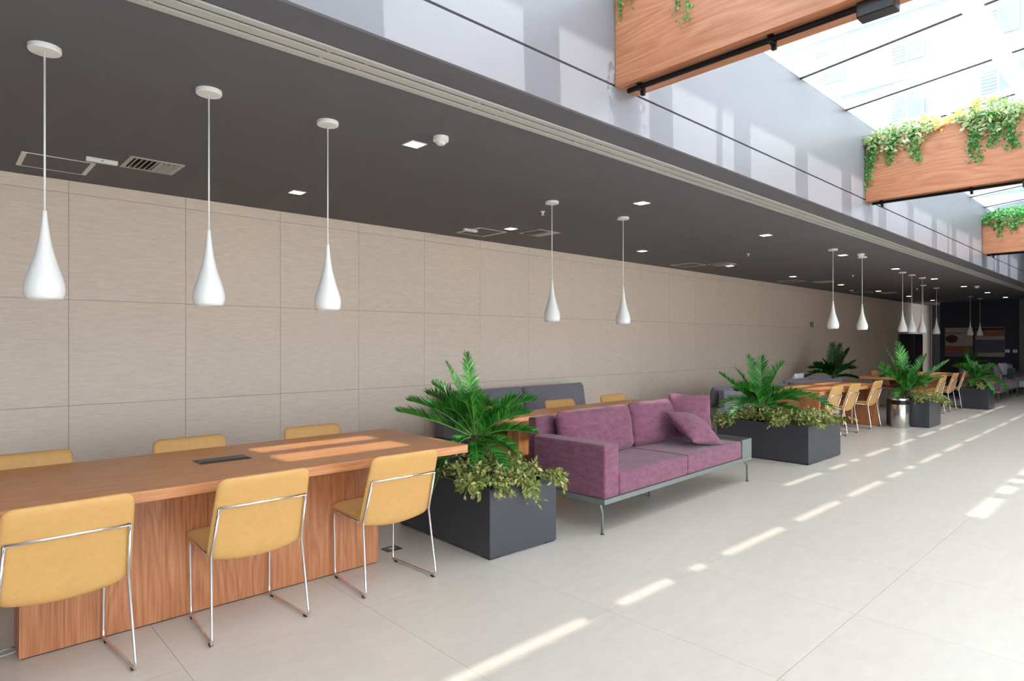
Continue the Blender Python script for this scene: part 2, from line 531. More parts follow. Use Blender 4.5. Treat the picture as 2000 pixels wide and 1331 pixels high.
# skylight: sloping glass on white translucent bars, black seals, cross bar, unseen half beyond it frosted to hold back the sun
def zr(y): return ZR + SL * (YF - y)
sky = thing('window_1'); tag(sky, kind='structure')
def slab_y(x0, x1, y0, y1, dz0, dz1, mb=None):
    b = mb or MB()
    vs = [(x0, y0, zr(y0) + dz0), (x1, y0, zr(y0) + dz0), (x1, y1, zr(y1) + dz0), (x0, y1, zr(y1) + dz0),
          (x0, y0, zr(y0) + dz1), (x1, y0, zr(y0) + dz1), (x1, y1, zr(y1) + dz1), (x0, y1, zr(y1) + dz1)]
    return b.add(vs, [(3, 2, 1, 0), (4, 5, 6, 7), (0, 1, 5, 4), (1, 2, 6, 5), (2, 3, 7, 6), (3, 0, 4, 7)])
RP = 1.3
xs = [6.64 - RP * 8 + RP * i for i in range(19)]
YM = 0.74
XSK = 20.0        # the skylight ends here, a closed roof follows
for i, x in enumerate(xs):
    slab_y(x - 0.16, x + 0.16, YG, YF, 0.012, 0.05).build('glazing_bar', 'purlin', sky)
    slab_y(x - 0.010, x + 0.010, YG, YF, -0.004, 0.0115).build('seal', 'black', sky)
    if i < len(xs) - 1:
        x1 = xs[i + 1]
        slab_y(x + 0.012, x1 - 0.012, YM, YF, 0.0, 0.010).build('pane', 'glass' if x > 1 else 'frost', sky)  # frosted at the near end to block direct sun there
        cuts = [(YM, -1.18), (-1.25, -1.90), (-1.97, -3.03)] if x > 6.5 else [(YM, -1.90), (-1.97, YG)]  # unseen panels, gaps placed to throw sun streaks on the floor
        for ya, yb in cuts:
            slab_y(x + 0.012, x1 - 0.012, yb + 0.002, ya - 0.002, 0.0, 0.010).build('frosted_pane', 'frost', sky)
slab_y(XL, XSK, 1.14, 1.27, -0.07, -0.006).build('cross_bar', 'purlin', sky)
slab_y(XL, XSK, YF - 0.05, YF, 0.02, 0.05).build('edge_strip', 'purlin', sky)
roof = slab_y(XSK - 0.3, XE + 1, YG, YF + 0.2, 0.052, 0.25).build('roof', 'fascia'); tag(roof, kind='structure')

# unseen added walkway above the roof, keeps sun off the upper fascia
wk = thing('roof_sunshade', (0, 0, 6.9))
MB().box(XL, 24, -0.18, 0.48, -0.03, 0.03).build('shade_board', 'alu', wk)
for i in range(8):
    MB().box(-3 + 3.9 * i, -2.9 + 3.9 * i, -0.18, -0.10, -2.19, -0.031).build('post', 'alu', wk)
tag(wk, 'added grey walkway on posts above the skylight', 'sunshade')

# glazed side wall opposite (behind the camera's right shoulder)
win = thing('window_2'); tag(win, kind='structure')
xx = XL
XG = 12.0
while xx < XG:
    MB().box(xx - 0.04, xx + 0.04, YG - 0.10, YG, 0, 3.2).build('mullion', 'white', win)
    MB().box(xx + 0.04, min(xx + 2.36, XG), YG - 0.06, YG - 0.05, 0.05, 3.15).build('pane', 'glass', win)
    xx += 2.4
MB().box(XL, XG, YG - 0.11, YG + 0.01, 3.1501, 3.26).build('top_rail', 'white', win)
w = MB().box(XL - 0.2, XG + 0.05, YG - 0.2, YG, 3.2601, zr(YG) + 0.25).build('wall_sun_block', 'fascia'); tag(w, kind='structure')  # unseen band added above the side glazing to stop direct sun
w = MB().box(XG + 0.05, XE + 1, YG - 0.2, YG, 0, zr(YG) + 0.25).build('wall_right', 'grey_wall'); tag(w, kind='structure')
ground = MB().box(-60, 110, -90, YG - 3.001, -0.3, -0.05).build('ground', 'grout'); tag(ground, kind='structure')

# ------------------------------------------------------------------ timber beams over the hall
def beam(x, ztop, label, zb=3.39, w=0.25):
    t = thing('planter_beam', (x, 0, 0))
    # trough: two side boards, bottom board, end strip
    MB().box(0, 0.02, YG, YF - 0.004, zb, ztop).build('side_board', 'wood_beam', t, bevel=0.002)
    MB().box(w - 0.02, w, YG, YF - 0.004, zb, ztop).build('side_board', 'wood_beam', t, bevel=0.002)
    MB().box(0.0201, w - 0.0201, YG, YF - 0.004, zb, zb + 0.02).build('bottom_board', 'wood_beam', t)
    MB().box(0.0205, w - 0.0205, YG, YF - 0.02, ztop - 0.12, ztop - 0.06).build('soil', 'soil', t)
    # roller tube on brackets
    MB().tube([(0.078, YF - 0.06, zb - 0.024), (0.078, YG, zb - 0.024)], 0.018, 12).build('roller_tube', 'black_metal', t, smooth=True)
    for y in (YF - 0.16, 1.62, 0.4, -1.2):
        m = MB().box(0.05, 0.125, y - 0.018, y + 0.018, zb - 0.008, zb - 0.0005)
        m.box(0.098, 0.122, y - 0.014, y + 0.014, zb - 0.075, zb - 0.008)
        m.box(0.055, 0.098, y - 0.014, y + 0.014, zb - 0.049, zb - 0.040)
        m.build('bracket', 'black_metal', t, bevel=0.003)
    MB().box(0.055, 0.15, 0.98, 1.16, zb - 0.085, zb - 0.001).build('motor_box', 'black', t, bevel=0.006)
    tag(t, label, 'beam', 'timber planter beams under the skylight')
    return t
beam(3.506, 4.13, 'wood-veneered planter beam under the skylight, nearest one at the top of the picture')
beam(8.62, 4.13, 'wood-veneered planter beam with white and yellow blossom, middle one under the skylight', zb=3.372)
beam(15.5, 4.05, 'wood-veneered planter beam at the right picture edge, farthest one under the skylight', zb=3.376)

# ------------------------------------------------------------------ ceiling fittings
# slot diffuser
t = thing('slot_diffuser', (0, 0, ZC))
MB().box(XL, 30, 2.966, 3.162, -0.002, -0.0002).build('slot_back', 'black', t)
for y0, y1 in ((2.960, 3.008), (3.030, 3.096), (3.118, 3.168)):
    MB().box(XL, 30, y0, y1, -0.012, -0.0021).build('strip', 'alu', t, bevel=0.002)
x = -3.6
while x < 29:
    for y in (3.010, 3.098):
        MB().box(x, x + 0.02, y + 0.0005, y + 0.0175, -0.011, -0.0021).build('spacer', 'alu', t)
        MB().box(x + 0.22, x + 0.24, y + 0.0005, y + 0.0175, -0.011, -0.0021).build('spacer', 'alu', t)
    x += 1.02
tag(t, 'long grey linear slot diffuser running along the dark ceiling edge', 'air diffuser')

# square downlights in two rows
def make_downlight():
    t = thing('downlight')
    s = 0.07; f = 0.011
    m = MB()
    m.box(-s, s, -s, -s + f, -0.006, 0); m.box(-s, s, s - f, s, -0.006, 0)
    m.box(-s, -s + f, -s + f, s - f, -0.006, 0); m.box(s - f, s, -s + f, s - f, -0.006, 0)
    m.build('frame', 'white', t)
    MB().box(-s + f, s - f, -s + f, s - f, -0.003, -0.0005).build('diffuser', 'warm_light', t)
    return t
ORD = ['nearest', 'second nearest', 'third nearest', 'fourth nearest', 'fifth nearest', 'sixth nearest', 'seventh nearest', 'eighth nearest', 'ninth nearest']
dlp = make_downlight(); used = [False]
DX = [2.71, 5.67, 8.66, 11.63, 14.6, 17.6, 20.62, 23.68, 26.6]
for row, y, where in ((0, 4.0, 'row nearer the skylight'), (1, 6.1, 'row nearer the tiled wall')):
    for i, x in enumerate(DX):
        place(dlp, used, (x, y, ZC), 0, 'square warm-lit downlight, %s one in the ceiling %s' % (ORD[i], where), 'downlight', 'square ceiling downlights')

def make_smoke():
    t = thing('smoke_detector')
    MB().lathe([(0.058, 0), (0.058, -0.03), (0.05, -0.036), (0.034, -0.037)], caps=(True, True)).build('housing', 'white', t, smooth=False)
    MB().lathe([(0.034, -0.0371), (0.034, -0.05), (0.026, -0.058)], caps=(True, True)).build('sensor_head', 'white', t)
    return t
smp = make_smoke(); used = [False]
for i, x in enumerate((2.76, 11.69, 20.72)):
    place(smp, used, (x, 3.73, ZC), 0, ['round white smoke detector beside the nearest lit downlight', 'round white smoke detector just above a pendant canopy, middle of the three',
          'round white smoke detector in the far right part of the dark ceiling'][i], 'smoke detector', 'smoke detectors on the ceiling')
def make_sprinkler():
    t = thing('sprinkler')
    MB().lathe([(0.03, 0), (0.03, -0.006), (0.012, -0.01), (0.010, -0.04)], seg=14).build('body', 'white', t)
    MB().lathe([(0.022, -0.0405), (0.022, -0.045)], seg=14).build('deflector', 'alu', t)
    return t
spp = make_sprinkler(); used = [False]
for i, x in enumerate((5.2, 10.27, 15.31, 20.4)):
    place(spp, used, (x, 5.05, ZC), 0, 'small white ceiling sprinkler head, %s one along the dark ceiling' % ORD[i], 'sprinkler', 'ceiling sprinklers')

def make_access():
    t = thing('access_panel')
    a = 0.25; f = 0.014
    m = MB()
    m.box(-a, a, -a, -a + f, -0.004, 0); m.box(-a, a, a - f, a, -0.004, 0)
    m.box(-a, -a + 0.035, -a + f, a - f, -0.004, 0); m.box(a - 0.035, a, -a + f, a - f, -0.004, 0)
    m.build('frame', 'white', t)
    MB().box(-a + 0.035, a - 0.035, -a + f, a - f, -0.0025, -0.0004).build('hatch', 'ceiling', t)
    return t
app = make_access(); used = [False]
for i, (x, y) in enumerate(((0.775, 6.535), (5.56, 6.575), (10.92, 6.60), (15.7, 6.6), (20.8, 6.6))):
    place(app, used, (x, y, ZC), 0, 'square ceiling access hatch with thin white frame, %s one along the tiled wall' % ORD[i], 'access panel', 'ceiling access hatches')
def make_vent():
    t = thing('ceiling_vent')
    a = 0.205; f = 0.035
    m = MB()
    m.box(-a, a, -a, -a + f, -0.007, 0); m.box(-a, a, a - f, a, -0.007, 0)
    m.box(-a, -a + f, -a + f, a - f, -0.007, 0); m.box(a - f, a, -a + f, a - f, -0.007, 0)
    m.build('frame', 'alu', t, bevel=0.002)
    MB().box(-a + f, a - f, -a + f, a - f, -0.0012, -0.0002).build('backing', 'black', t)
    n = 9
    for k in range(n):
        x = -a + f + (2 * (a - f)) * (k + 0.5) / n
        tilt = R(-38 if k < n / 2 else 38)
        mt = Matrix.Translation((x, 0, -0.010)) @ Matrix.Rotation(tilt, 4, 'Y')
        MB().obox((0.026, 2 * (a - f) - 0.002, 0.0025), mt).build('slat', 'alu', t)
    return t
vtp = make_vent(); used = [False]
for i, (x, y) in enumerate(((1.39, 6.03), (6.18, 6.06), (11.25, 6.06), (16.4, 6.1), (21.5, 6.1))):
    place(vtp, used, (x, y, ZC), 0, 'grey louvred air vent in the ceiling, %s one beside an access hatch' % ORD[i], 'air vent', 'louvred ceiling vents')
def make_emergency():
    t = thing('emergency_light')
    MB().box(-0.112, 0.112, -0.022, 0.022, -0.035, 0).build('housing', 'white', t, bevel=0.006)
    MB().box(-0.012, 0.012, -0.0226, -0.02, -0.026, -0.012).build('indicator', 'alu', t)
    return t
emp = make_emergency(); used = [False]
for i, (x, y, l) in enumerate(((1.035, 6.10, 'slim white emergency light bar between the nearest hatch and the nearest vent'),
                               (5.30, 6.50, 'slim white emergency light bar beside the second nearest ceiling hatch'),
                               (19.6, 6.5, 'slim white emergency light bar near the far end of the tiled wall'))):
    place(emp, used, (x, y, ZC), 0 if i == 0 else 0, l, 'emergency light', 'slim white ceiling bars')

# pendant lamps
def make_pendant():
    t = thing('pendant_lamp')
    MB().lathe([(0.0, 0), (0.073, 0), (0.073, -0.02), (0.069, -0.026), (0.0, -0.026)], seg=32, caps=(False, False)).build('canopy', 'lamp_white', t, smooth=False)
    MB().tube([(0, 0, -0.0262), (0, 0, -0.852)], 0.0048, 8).build('cord', 'lamp_white', t, smooth=True)
    prof = [(0.0, -0.842), (0.0085, -0.842), (0.0105, -0.846), (0.0125, -0.875), (0.016, -0.91), (0.022, -0.96), (0.030, -1.01), (0.041, -1.06),
            (0.055, -1.11), (0.069, -1.155), (0.080, -1.19), (0.0875, -1.22), (0.0905, -1.245), (0.089, -1.268), (0.083, -1.288), (0.075, -1.302),
            (0.071, -1.302), (0.078, -1.285), (0.083, -1.265), (0.0845, -1.245), (0.075, -1.19), (0.05, -1.115), (0.0, -1.07)]
    MB().lathe(prof, seg=36, caps=(False, False)).build('shade', 'lamp_white', t, smooth=True)
    MB().lathe([(0.0, -1.18), (0.02, -1.185), (0.03, -1.215), (0.02, -1.24), (0.0, -1.246)], seg=16, caps=(False, False)).build('bulb', 'white', t, smooth=True)
    return t
pnp = make_pendant(); used = [False]
PEND = [(0.426, 3.984, 'white teardrop pendant lamp at far left, leftmost over the nearest table'),
        (1.225, 3.996, 'white teardrop pendant lamp over the nearest table, middle of its three'),
        (1.998, 4.004, 'white teardrop pendant lamp over the nearest table, rightmost of its three'),
        (4.906, 4.624, 'white teardrop pendant lamp behind the plum sofa, left of that pair'),
        (6.165, 4.621, 'white teardrop pendant lamp behind the plum sofa, right of that pair'),
        (10.781, 3.857, 'white teardrop pendant lamp above the second planter table, left of that pair'),
        (12.133, 3.849, 'white teardrop pendant lamp just below a smoke detector, right of its pair'),
        (15.443, 4.095, 'white teardrop pendant lamp, leftmost of the close far trio before the black cabinet'),
        (16.182, 4.109, 'white teardrop pendant lamp, middle of the close far trio before the black cabinet'),
        (17.065, 4.123, 'white teardrop pendant lamp, rightmost of the close far trio before the black cabinet'),
        (19.304, 4.641, 'white teardrop pendant lamp hidden right behind the rightmost lamp of the far trio'),
        (20.578, 4.628, 'white teardrop pendant lamp standing alone just left of the navy wall pictures'),
        (25.191, 4.716, 'white teardrop pendant lamp in front of the left navy wall picture'),
        (26.617, 4.706, 'white teardrop pendant lamp in front of the right navy wall picture')]
for x, y, l in PEND:
    place(pnp, used, (x, y, ZC), 0, l, 'pendant lamp', 'white teardrop pendant lamps')

# ------------------------------------------------------------------ chairs
def make_chair():
    t = thing('sled_chair')
    a = math.tan(R(18))
    def yb(z): return -0.195 - (z - 0.455) * a           # outer face of the backrest
    # backrest pad: local x, thickness y, height z
    zc, hh = 0.663, 0.448
    def fb(x, y, z):
        zz = zc + z * math.cos(R(18)) * 1.0
        sag = -0.034 * (1 - (x / 0.26) ** 2) * max(0, -z / (hh / 2)) ** 2
        wid = 1.0 - 0.03 * (z / (hh / 2))
        bow = -0.006 * (1 - (x / 0.26) ** 2)
        return (x * wid, yb(zz) + 0.021 + y + bow, zz + sag)
    MB().pad(0.520, hh / math.cos(R(18)), 0.040, 0.050, k=14, n=16, fn=fb).build('backrest', 'chair', t, smooth=True)
    # seat pad lying flat
    def fs(x, y, z):
        yy = 0.035 + z
        taper = 1.0 - 0.03 * (z / 0.24)
        return (x * taper, yy, 0.483 - y - 0.012 * max(0, (z - 0.1) / 0.14) ** 2 + 0.01 * max(0.0, (-z - 0.1) / 0.14))
    MB().pad(0.512, 0.475, 0.050, 0.045, k=14, n=14, fn=fs).build('seat', 'chair', t, smooth=True)
    r = 0.0075
    for s in (-1, 1):
        zt = 0.727
        MB().tube([(s * 0.236, yb(zt) - 0.009, zt), (s * 0.246, yb(0.50) - 0.009, 0.50), (s * 0.249, yb(0.455) - 0.009, 0.455), (s * 0.2635, -0.262, 0.055),
                   (s * 0.2645, -0.27, 0.028), (s * 0.2625, -0.258, 0.0135), (s * 0.2300, 0.207, 0.0135), (s * 0.2285, 0.219, 0.026), (s * 0.2290, 0.221, 0.06),
                   (s * 0.2335, 0.222, 0.40), (s * 0.2335, 0.215, 0.440), (s * 0.2335, 0.19, 0.4495), (s * 0.242, -0.175, 0.4495)], r, 8).build('side_frame', 'chrome', t, smooth=True)
        for (x, y) in ((s * 0.2605, -0.235), (s * 0.2330, 0.180)):
            MB().box(x - 0.009, x + 0.009, y - 0.013, y + 0.013, 0.0, 0.0125).build('glide', 'black', t)
    MB().tube([(-0.236, yb(0.727) - 0.009, 0.727), (0.236, yb(0.727) - 0.009, 0.727)], r, 8).build('crossbar', 'chrome', t, smooth=True)
    return t
chp = make_chair(); used = [False]
CH = [(0.452, 3.71, 0.03, 'ochre sled-base chair cut by the left picture edge, near side of the nearest table'),
      (1.335, 3.71, 0.0, 'ochre sled-base chair standing in the middle of the near side of the nearest table'),
      (2.242, 3.71, -0.01, 'ochre sled-base chair on the near side of the nearest table, next to the palm planter'),
      (0.44, 4.755, PI, 'ochre chair back cut by the left picture edge, far side of the nearest table'),
      (1.42, 4.755, PI, 'ochre chair back showing behind the black power box of the nearest table'),
      (2.385, 4.755, PI, 'ochre chair back on the far side of the nearest table, nearest the palm'),
      (4.62, 4.955, PI - 0.05, 'ochre chair back half hidden by palm fronds, before the slate sofa'),
      (5.70, 4.955, PI - 0.06, 'ochre chair back in front of the right cushion of the slate sofa'),
      (6.77, 4.955, PI - 0.04, 'ochre chair back right of the slate sofa, behind the plum sofa'),
      (10.83, 4.11, 0.0, 'ochre sled-base chair right above the yellow-leaved planter corner, leftmost of three'),
      (11.65, 4.11, 0.0, 'ochre sled-base chair in the middle of the three left of the steel bin'),
      (12.85, 4.11, 0.0, 'ochre sled-base chair against the wooden end panel left of the steel bin'),
      (16.25, 3.82, 0.0, 'ochre sled-base chair on the far right row, leftmost, over the third planter'),
      (17.30, 3.82, 0.0, 'ochre sled-base chair on the far right row, middle of its three'),
      (18.35, 3.82, 0.0, 'ochre sled-base chair on the far right row, beside the fourth planter'),
      (17.3, 4.90, PI, 'ochre chair back top behind the far table, left of that pair'),
      (18.4, 4.90, PI, 'ochre chair back top behind the far table, right of that pair')]
for x, y, a, l in CH:
    place(chp, used, (x, y, 0), a, l, 'chair', 'ochre sled-base chairs')

# ------------------------------------------------------------------ tables
def table(x0, x1, y0, y1, base, label, ht=0.80, th=0.062):
    t = thing('work_table', ((x0 + x1) / 2, (y0 + y1) / 2, 0))
    cx, cy = t.location.x, t.location.y
    MB().box(x0 - cx, x1 - cx, y0 - cy, y1 - cy, ht - th, ht).build('tabletop', 'wood_top', t, bevel=0.003)
    for (a, b, c, d) in base:
        MB().box(a - cx, b - cx, c - cy, d - cy, 0.006, ht - th - 0.0005).build('base_panel', 'wood_panel', t, bevel=0.002)
        MB().box(a - cx + 0.01, b - cx - 0.01, c - cy + 0.006, d - cy - 0.006, 0, 0.0062).build('plinth_strip', 'black', t)
    tag(t, label, 'table', 'long wooden work tables')
    return t
T1 = table(-0.37, 3.062, 3.785, 5.005, [(0.32, 2.369, 3.962, 4.215)], 'long walnut work table at left with black power box set in its top')
T2 = table(4.20, 7.13, 4.50, 5.20, [(4.32, 6.60, 4.55, 4.70)], 'long walnut table directly behind the plum sofa')
T3 = table(10.38, 13.31, 3.915, 4.95, [(10.38, 10.44, 3.925, 4.60), (13.25, 13.31, 3.925, 4.60)], 'walnut table on end panels left of the steel bin')
T4 = table(15.95, 19.4, 3.93, 5.12, [(16.6, 18.7, 4.07, 4.30)], 'walnut table farthest along the hall, before the navy wall')

pb = thing('power_box', (1.448, 4.435, 0.80))
MB().box(-0.165, 0.165, -0.085, 0.085, 0.0003, 0.004).build('rim', 'black', pb, bevel=0.0015)
MB().box(-0.150, 0.150, -0.052, 0.070, 0.0042, 0.007).build('lid', 'black', pb, bevel=0.001)
MB().box(-0.150, 0.150, -0.073, -0.060, 0.0042, 0.006).build('brush_strip', 'groove', pb)
tag(pb, 'black rectangular power box in the nearest table top', 'power box')

fb = thing('floor_socket', (2.60, 4.150, 0))
MB().box(-0.065, 0.065, -0.052, 0.052, 0.0002, 0.004).build('plate', 'black', fb, bevel=0.001)
MB().box(-0.025, 0.025, -0.018, 0.018, 0.0042, 0.006).build('cover', 'alu', fb)
tag(fb, 'black floor socket plate in the floor beside the nearest table base', 'floor socket')

for k in range(3):
    rnd = random.Random(k)
    pts = []
    for i in range(10):
        u = i / 9
        pts.append((0.318 - 0.38 * u, 4.06 + 0.05 * k + 0.05 * math.sin(5 * u + k * 1.7) * (0.3 + u), 0.005 + 0.0105 * (1 if (i % 3 == k) else 0)))
    c = MB().tube(pts, 0.0045, 6).build('power_cable', 'alu', smooth=True)
    tag(c, 'thin grey cable on the floor left of the nearest table base, %s' % ['nearest the camera', 'middle of three', 'farthest from the camera'][k], 'cable', 'grey cables at the left table base')

# ------------------------------------------------------------------ sofas
def make_sofa(fab, tray=True, arm=True, backz=0.90, cushz=0.95, dark_cush=None):
    t = thing('sofa')
    L, D = 2.82, 0.93
    xa = 0.215 if arm else 0.02
    xt = 2.579 if tray else L
    MB().box(0, L, 0, D, 0.254, 0.296).build('base_frame', 'sofa_metal', t, bevel=0.004)
    # upholstered body under the seat
    if arm:
        MB().box(0.006, xa - 0.004, 0.006, D - 0.12, 0.2965, 0.745).build('armrest', fab, t, bevel=0.018, seg=3)
    MB().box(0.06, xt, D - 0.20, D - 0.004, 0.2970 if not arm else 0.2970, backz).build('backrest', fab, t, bevel=0.02, seg=3) if not arm else \
        MB().box(xa - 0.155, xt, D - 0.115, D - 0.004, 0.2970, backz).build('backrest', fab, t, bevel=0.02, seg=3)
    xm = (xa + xt) / 2 - 0.02
    for (u, v) in ((xa, xm), (xm, xt)):
        MB().box(u + 0.002, v - 0.002, 0.006, D - 0.118 if arm else D - 0.202, 0.2968, 0.488).build('seat_cushion', fab, t, bevel=0.022, seg=3)
    # loose back cushions leaning on the backrest
    cf = dark_cush or fab
    for k, (u, v) in enumerate(((xa + 0.02, xm + 0.01), (xm + 0.03, xt - 0.02))):
        w = v - u; hgt = cushz - 0.495
        def fc(x, y, z, u=u, v=v, hgt=hgt):
            zz = 0.492 + hgt / 2 + z
            lean = 0.16 * (zz - 0.49)
            return ((u + v) / 2 + x, D - (0.275 if arm else 0.36) + y + lean, zz)
        MB().pad(w, hgt, 0.22, 0.05, k=4.5, n=18, fn=fc, noise=0.007, seed=k + 3).build('back_cushion', cf, t, smooth=True)
    if tray:
        MB().box(xt + 0.003, L, 0.0, 0.02, 0.2965, 0.500).build('tray_front', 'sofa_metal', t, bevel=0.002)
        MB().box(xt + 0.003, L, D - 0.02, D, 0.2965, 0.500).build('tray_back', 'sofa_metal', t, bevel=0.002)
        MB().box(L - 0.012, L, 0.0205, D - 0.0205, 0.2965, 0.500).build('tray_side', 'sofa_metal', t, bevel=0.002)
        MB().box(xt + 0.004, L - 0.0125, 0.0205, D - 0.0205, 0.472, 0.486).build('tray_top', 'tray_top', t, bevel=0.002)
    for (x, y, s) in ((0.0, 0.045, -1), (0.0, D - 0.06, -1), (L - 0.04, 0.045, 1), (L - 0.04, D - 0.06, 1)):
        x0 = x + (0.02 if s < 0 else 0.0)
        if s > 0:
            pts = [(x0 - 0.05, y, 0.253), (x0 - 0.045, y, 0.232), (x0 - 0.02, y, 0.212), (x0 + 0.015, y, 0.203), (x0 + 0.022, y, 0.19), (x0 + 0.022, y, 0.006)]
        else:
            pts = [(x0 - 0.022, y, 0.253), (x0 - 0.008, y, 0.215), (x0 + 0.004, y, 0.185), (x0 + 0.006, y, 0.165), (x0 + 0.006, y, 0.006)]
        MB().tube(pts, 0.0115, 8).build('leg', 'sofa_metal', t, smooth=True)
        MB().lathe([(0.016, 0), (0.016, 0.006)], c=(pts[-1][0], y, 0), seg=12).build('foot', 'black', t)
    MB().tube([(L / 2, D * 0.5, 0.253), (L / 2, D * 0.5, 0.0)], 0.012, 8).build('leg', 'sofa_metal', t, smooth=True)
    return t
S1 = make_sofa('purple')
S1.location = (4.05, 3.22, 0); S1.rotation_euler = (0, 0, R(2.38))
tag(S1, 'plum two-seat sofa on a grey metal frame, in front of the second table', 'sofa', 'plum sofas')
S6 = copy_tree(S1); S6.location = (20.6, 3.2, 0); S6.rotation_euler = (0, 0, 0)
tag(S6, 'plum sofa at the far right behind the fourth planter', 'sofa', 'plum sofas')

G1 = make_sofa('grey_fabric', tray=False, arm=False, backz=0.90, cushz=0.94)
G1.location = (5.02, 6.05, 0)
tag(G1, 'slate grey sofa against the tiled wall, behind the second table', 'sofa')

G2 = make_sofa('grey_fabric', backz=0.79, cushz=0.84)
G2.location = (12.33, 6.14, 0); G2.rotation_euler = (0, 0, PI)
tag(G2, 'grey sofa facing the wall, its dark cushion end seen left of the second palm', 'sofa', 'grey sofas facing the tiled wall')
G3 = copy_tree(G2); G3.location = (15.17, 6.14, 0)
tag(G3, 'grey sofa facing the wall, its back showing above the table left of the bin', 'sofa', 'grey sofas facing the tiled wall')
G4 = make_sofa('light_fabric', tray=False, arm=False, backz=0.80, cushz=0.84)
G4.location = (25.1, 3.45, 0)
tag(G4, 'pale grey sofa at the far right picture edge, before the navy wall', 'sofa')

# throw pillows
def pillow(name, w, fab, loc, rot, label, seed, t=0.17):
    o = MB().pad(w, w, t, 0.012, k=2.4, n=18, pinch=0.07, noise=0.006, seed=seed).build(name, fab, smooth=True)
    o.location = loc
    o.rotation_euler = rot
    return tag(o, label, 'pillow', 'throw pillows')
def on_s1(x, y, z):
    c, s = math.cos(R(2.38)), math.sin(R(2.38))
    return (4.05 + x * c - y * s, 3.22 + x * s + y * c, z)
pillow('throw_pillow', 0.50, 'purple', on_s1(2.33, 0.50, 0.755), (R(-14), R(4), R(-34)), 'plum throw pillow standing upright at the right end of the near plum sofa', 11)
pillow('throw_pillow', 0.50, 'purple', on_s1(2.02, 0.29, 0.665), (R(-56), R(8), R(-8)), 'plum throw pillow lying tilted in front of the upright one on the near plum sofa', 12)
pillow('throw_pillow', 0.42, 'white_fabric', (25.5, 3.86, 0.72), (R(-20), 0, R(-20)), 'white throw pillow on the pale sofa at the far right', 13)
pillow('throw_pillow', 0.42, 'wine_fabric', (26.05, 3.92, 0.72), (R(-20), 0, R(10)), 'wine red throw pillow beside the white one at the far right', 14)
pillow('throw_pillow', 0.45, 'white_fabric', (13.6, 5.62, 0.72), (R(20), 0, 0), 'pale throw pillow peeking above the grey sofa back, right of the second palm', 15)
pillow('throw_pillow', 0.45, 'light_fabric', (11.9, 5.60, 0.72), (R(20), 0, 0), 'light grey throw pillow behind the second palm on the wall-facing sofa', 16)

# dark armchair cut by the right picture edge
ac = thing('armchair', (24.5, 2.86, 0))
MB().box(-0.32, 0.32, 0.0, 0.62, 0.22, 0.42).build('seat', 'light_fabric', ac, bevel=0.04, seg=3)
MB().box(-0.36, 0.36, 0.62, 0.74, 0.22, 0.80).build('backrest', 'dark_fabric', ac, bevel=0.05, seg=3)
for s in (-1, 1):
    MB().tube([(s * 0.38, -0.03, 0.03), (s * 0.38, -0.02, 0.5), (s * 0.38, 0.03, 0.66), (s * 0.38, 0.14, 0.73), (s * 0.38, 0.3, 0.72), (s * 0.38, 0.60, 0.60)], 0.055, 10).build('armrest', 'dark_fabric', ac, smooth=True)
    for y in (0.06, 0.66):
        MB().tube([(s * 0.29, y, 0.22), (s * 0.31, y, 0.0)], 0.014, 8).build('leg', 'black_metal', ac, smooth=True)
tag(ac, 'dark blue-grey armchair with arched arms cut off by the right picture edge', 'armchair')

# ------------------------------------------------------------------ planters, palms, undergrowth
SA, CA = math.sin(YAW), math.cos(YAW)
RIGHT = Vector((SA, -CA, 0)); TOW = Vector((-CA, -SA, 0)); UP = Vector((0, 0, 1))

def planter(x0, x1, y0, y1, h, label, rz=0.0):
    t = thing('planter_box', (x0, y0, 0), rz)
    w, d = x1 - x0, y1 - y0
    th = 0.02; zb = 0.012
    m = MB()
    m.box(0, w, 0, th, zb, h); m.box(0, w, d - th, d, zb, h); m.box(0, th, th, d - th, zb, h); m.box(w - th, w, th, d - th, zb, h)
    m.box(th, w - th, th, d - th, zb, zb + 0.02)
    m.build('box_shell', 'planter', t, bevel=0.002)
    # gently uneven soil surface
    n = 10; vs = []; fs = []
    rnd = random.Random(int(x0 * 10))
    for i in range(n + 1):
        for j in range(n + 1):
            vs.append((th + 0.0005 + (w - 2 * th - 0.001) * i / n, th + 0.0005 + (d - 2 * th - 0.001) * j / n, h - 0.05 + rnd.uniform(-0.012, 0.012)))
    for i in range(n):
        for j in range(n):
            a = i * (n + 1) + j
            fs.append((a, a + n + 1, a + n + 2, a + 1))
    MB().add(vs, fs).build('soil', 'soil', t, smooth=True)
    for (x, y) in ((0.06, 0.06), (w - 0.06, 0.06), (0.06, d - 0.06), (w - 0.06, d - 0.06)):
        MB().box(x - 0.05, x + 0.05, y - 0.05, y + 0.05, 0, zb).build('foot', 'black', t)
    tag(t, label, 'planter', 'graphite planter boxes')
    return t
planter(2.982, 3.672, 3.432, 4.685, 0.515, 'graphite planter box between the nearest table and the plum sofa', R(-1.4))
planter(8.297, 9.416, 3.268, 4.55, 0.505, 'wide graphite planter box right of the plum sofa')
planter(13.53, 14.34, 3.155, 3.865, 0.50, 'graphite planter box directly behind the steel bin')
planter(18.22, 18.90, 3.055, 3.60, 0.50, 'graphite planter box at far right beside the last row of chairs')
planter(22.3, 23.2, 4.25, 4.9, 0.50, 'graphite planter box farthest away, hidden behind the far plum sofa')
planter(16.3, 17.3, 5.75, 6.35, 0.50, 'graphite planter box by the tiled wall, behind the wall-facing sofas')

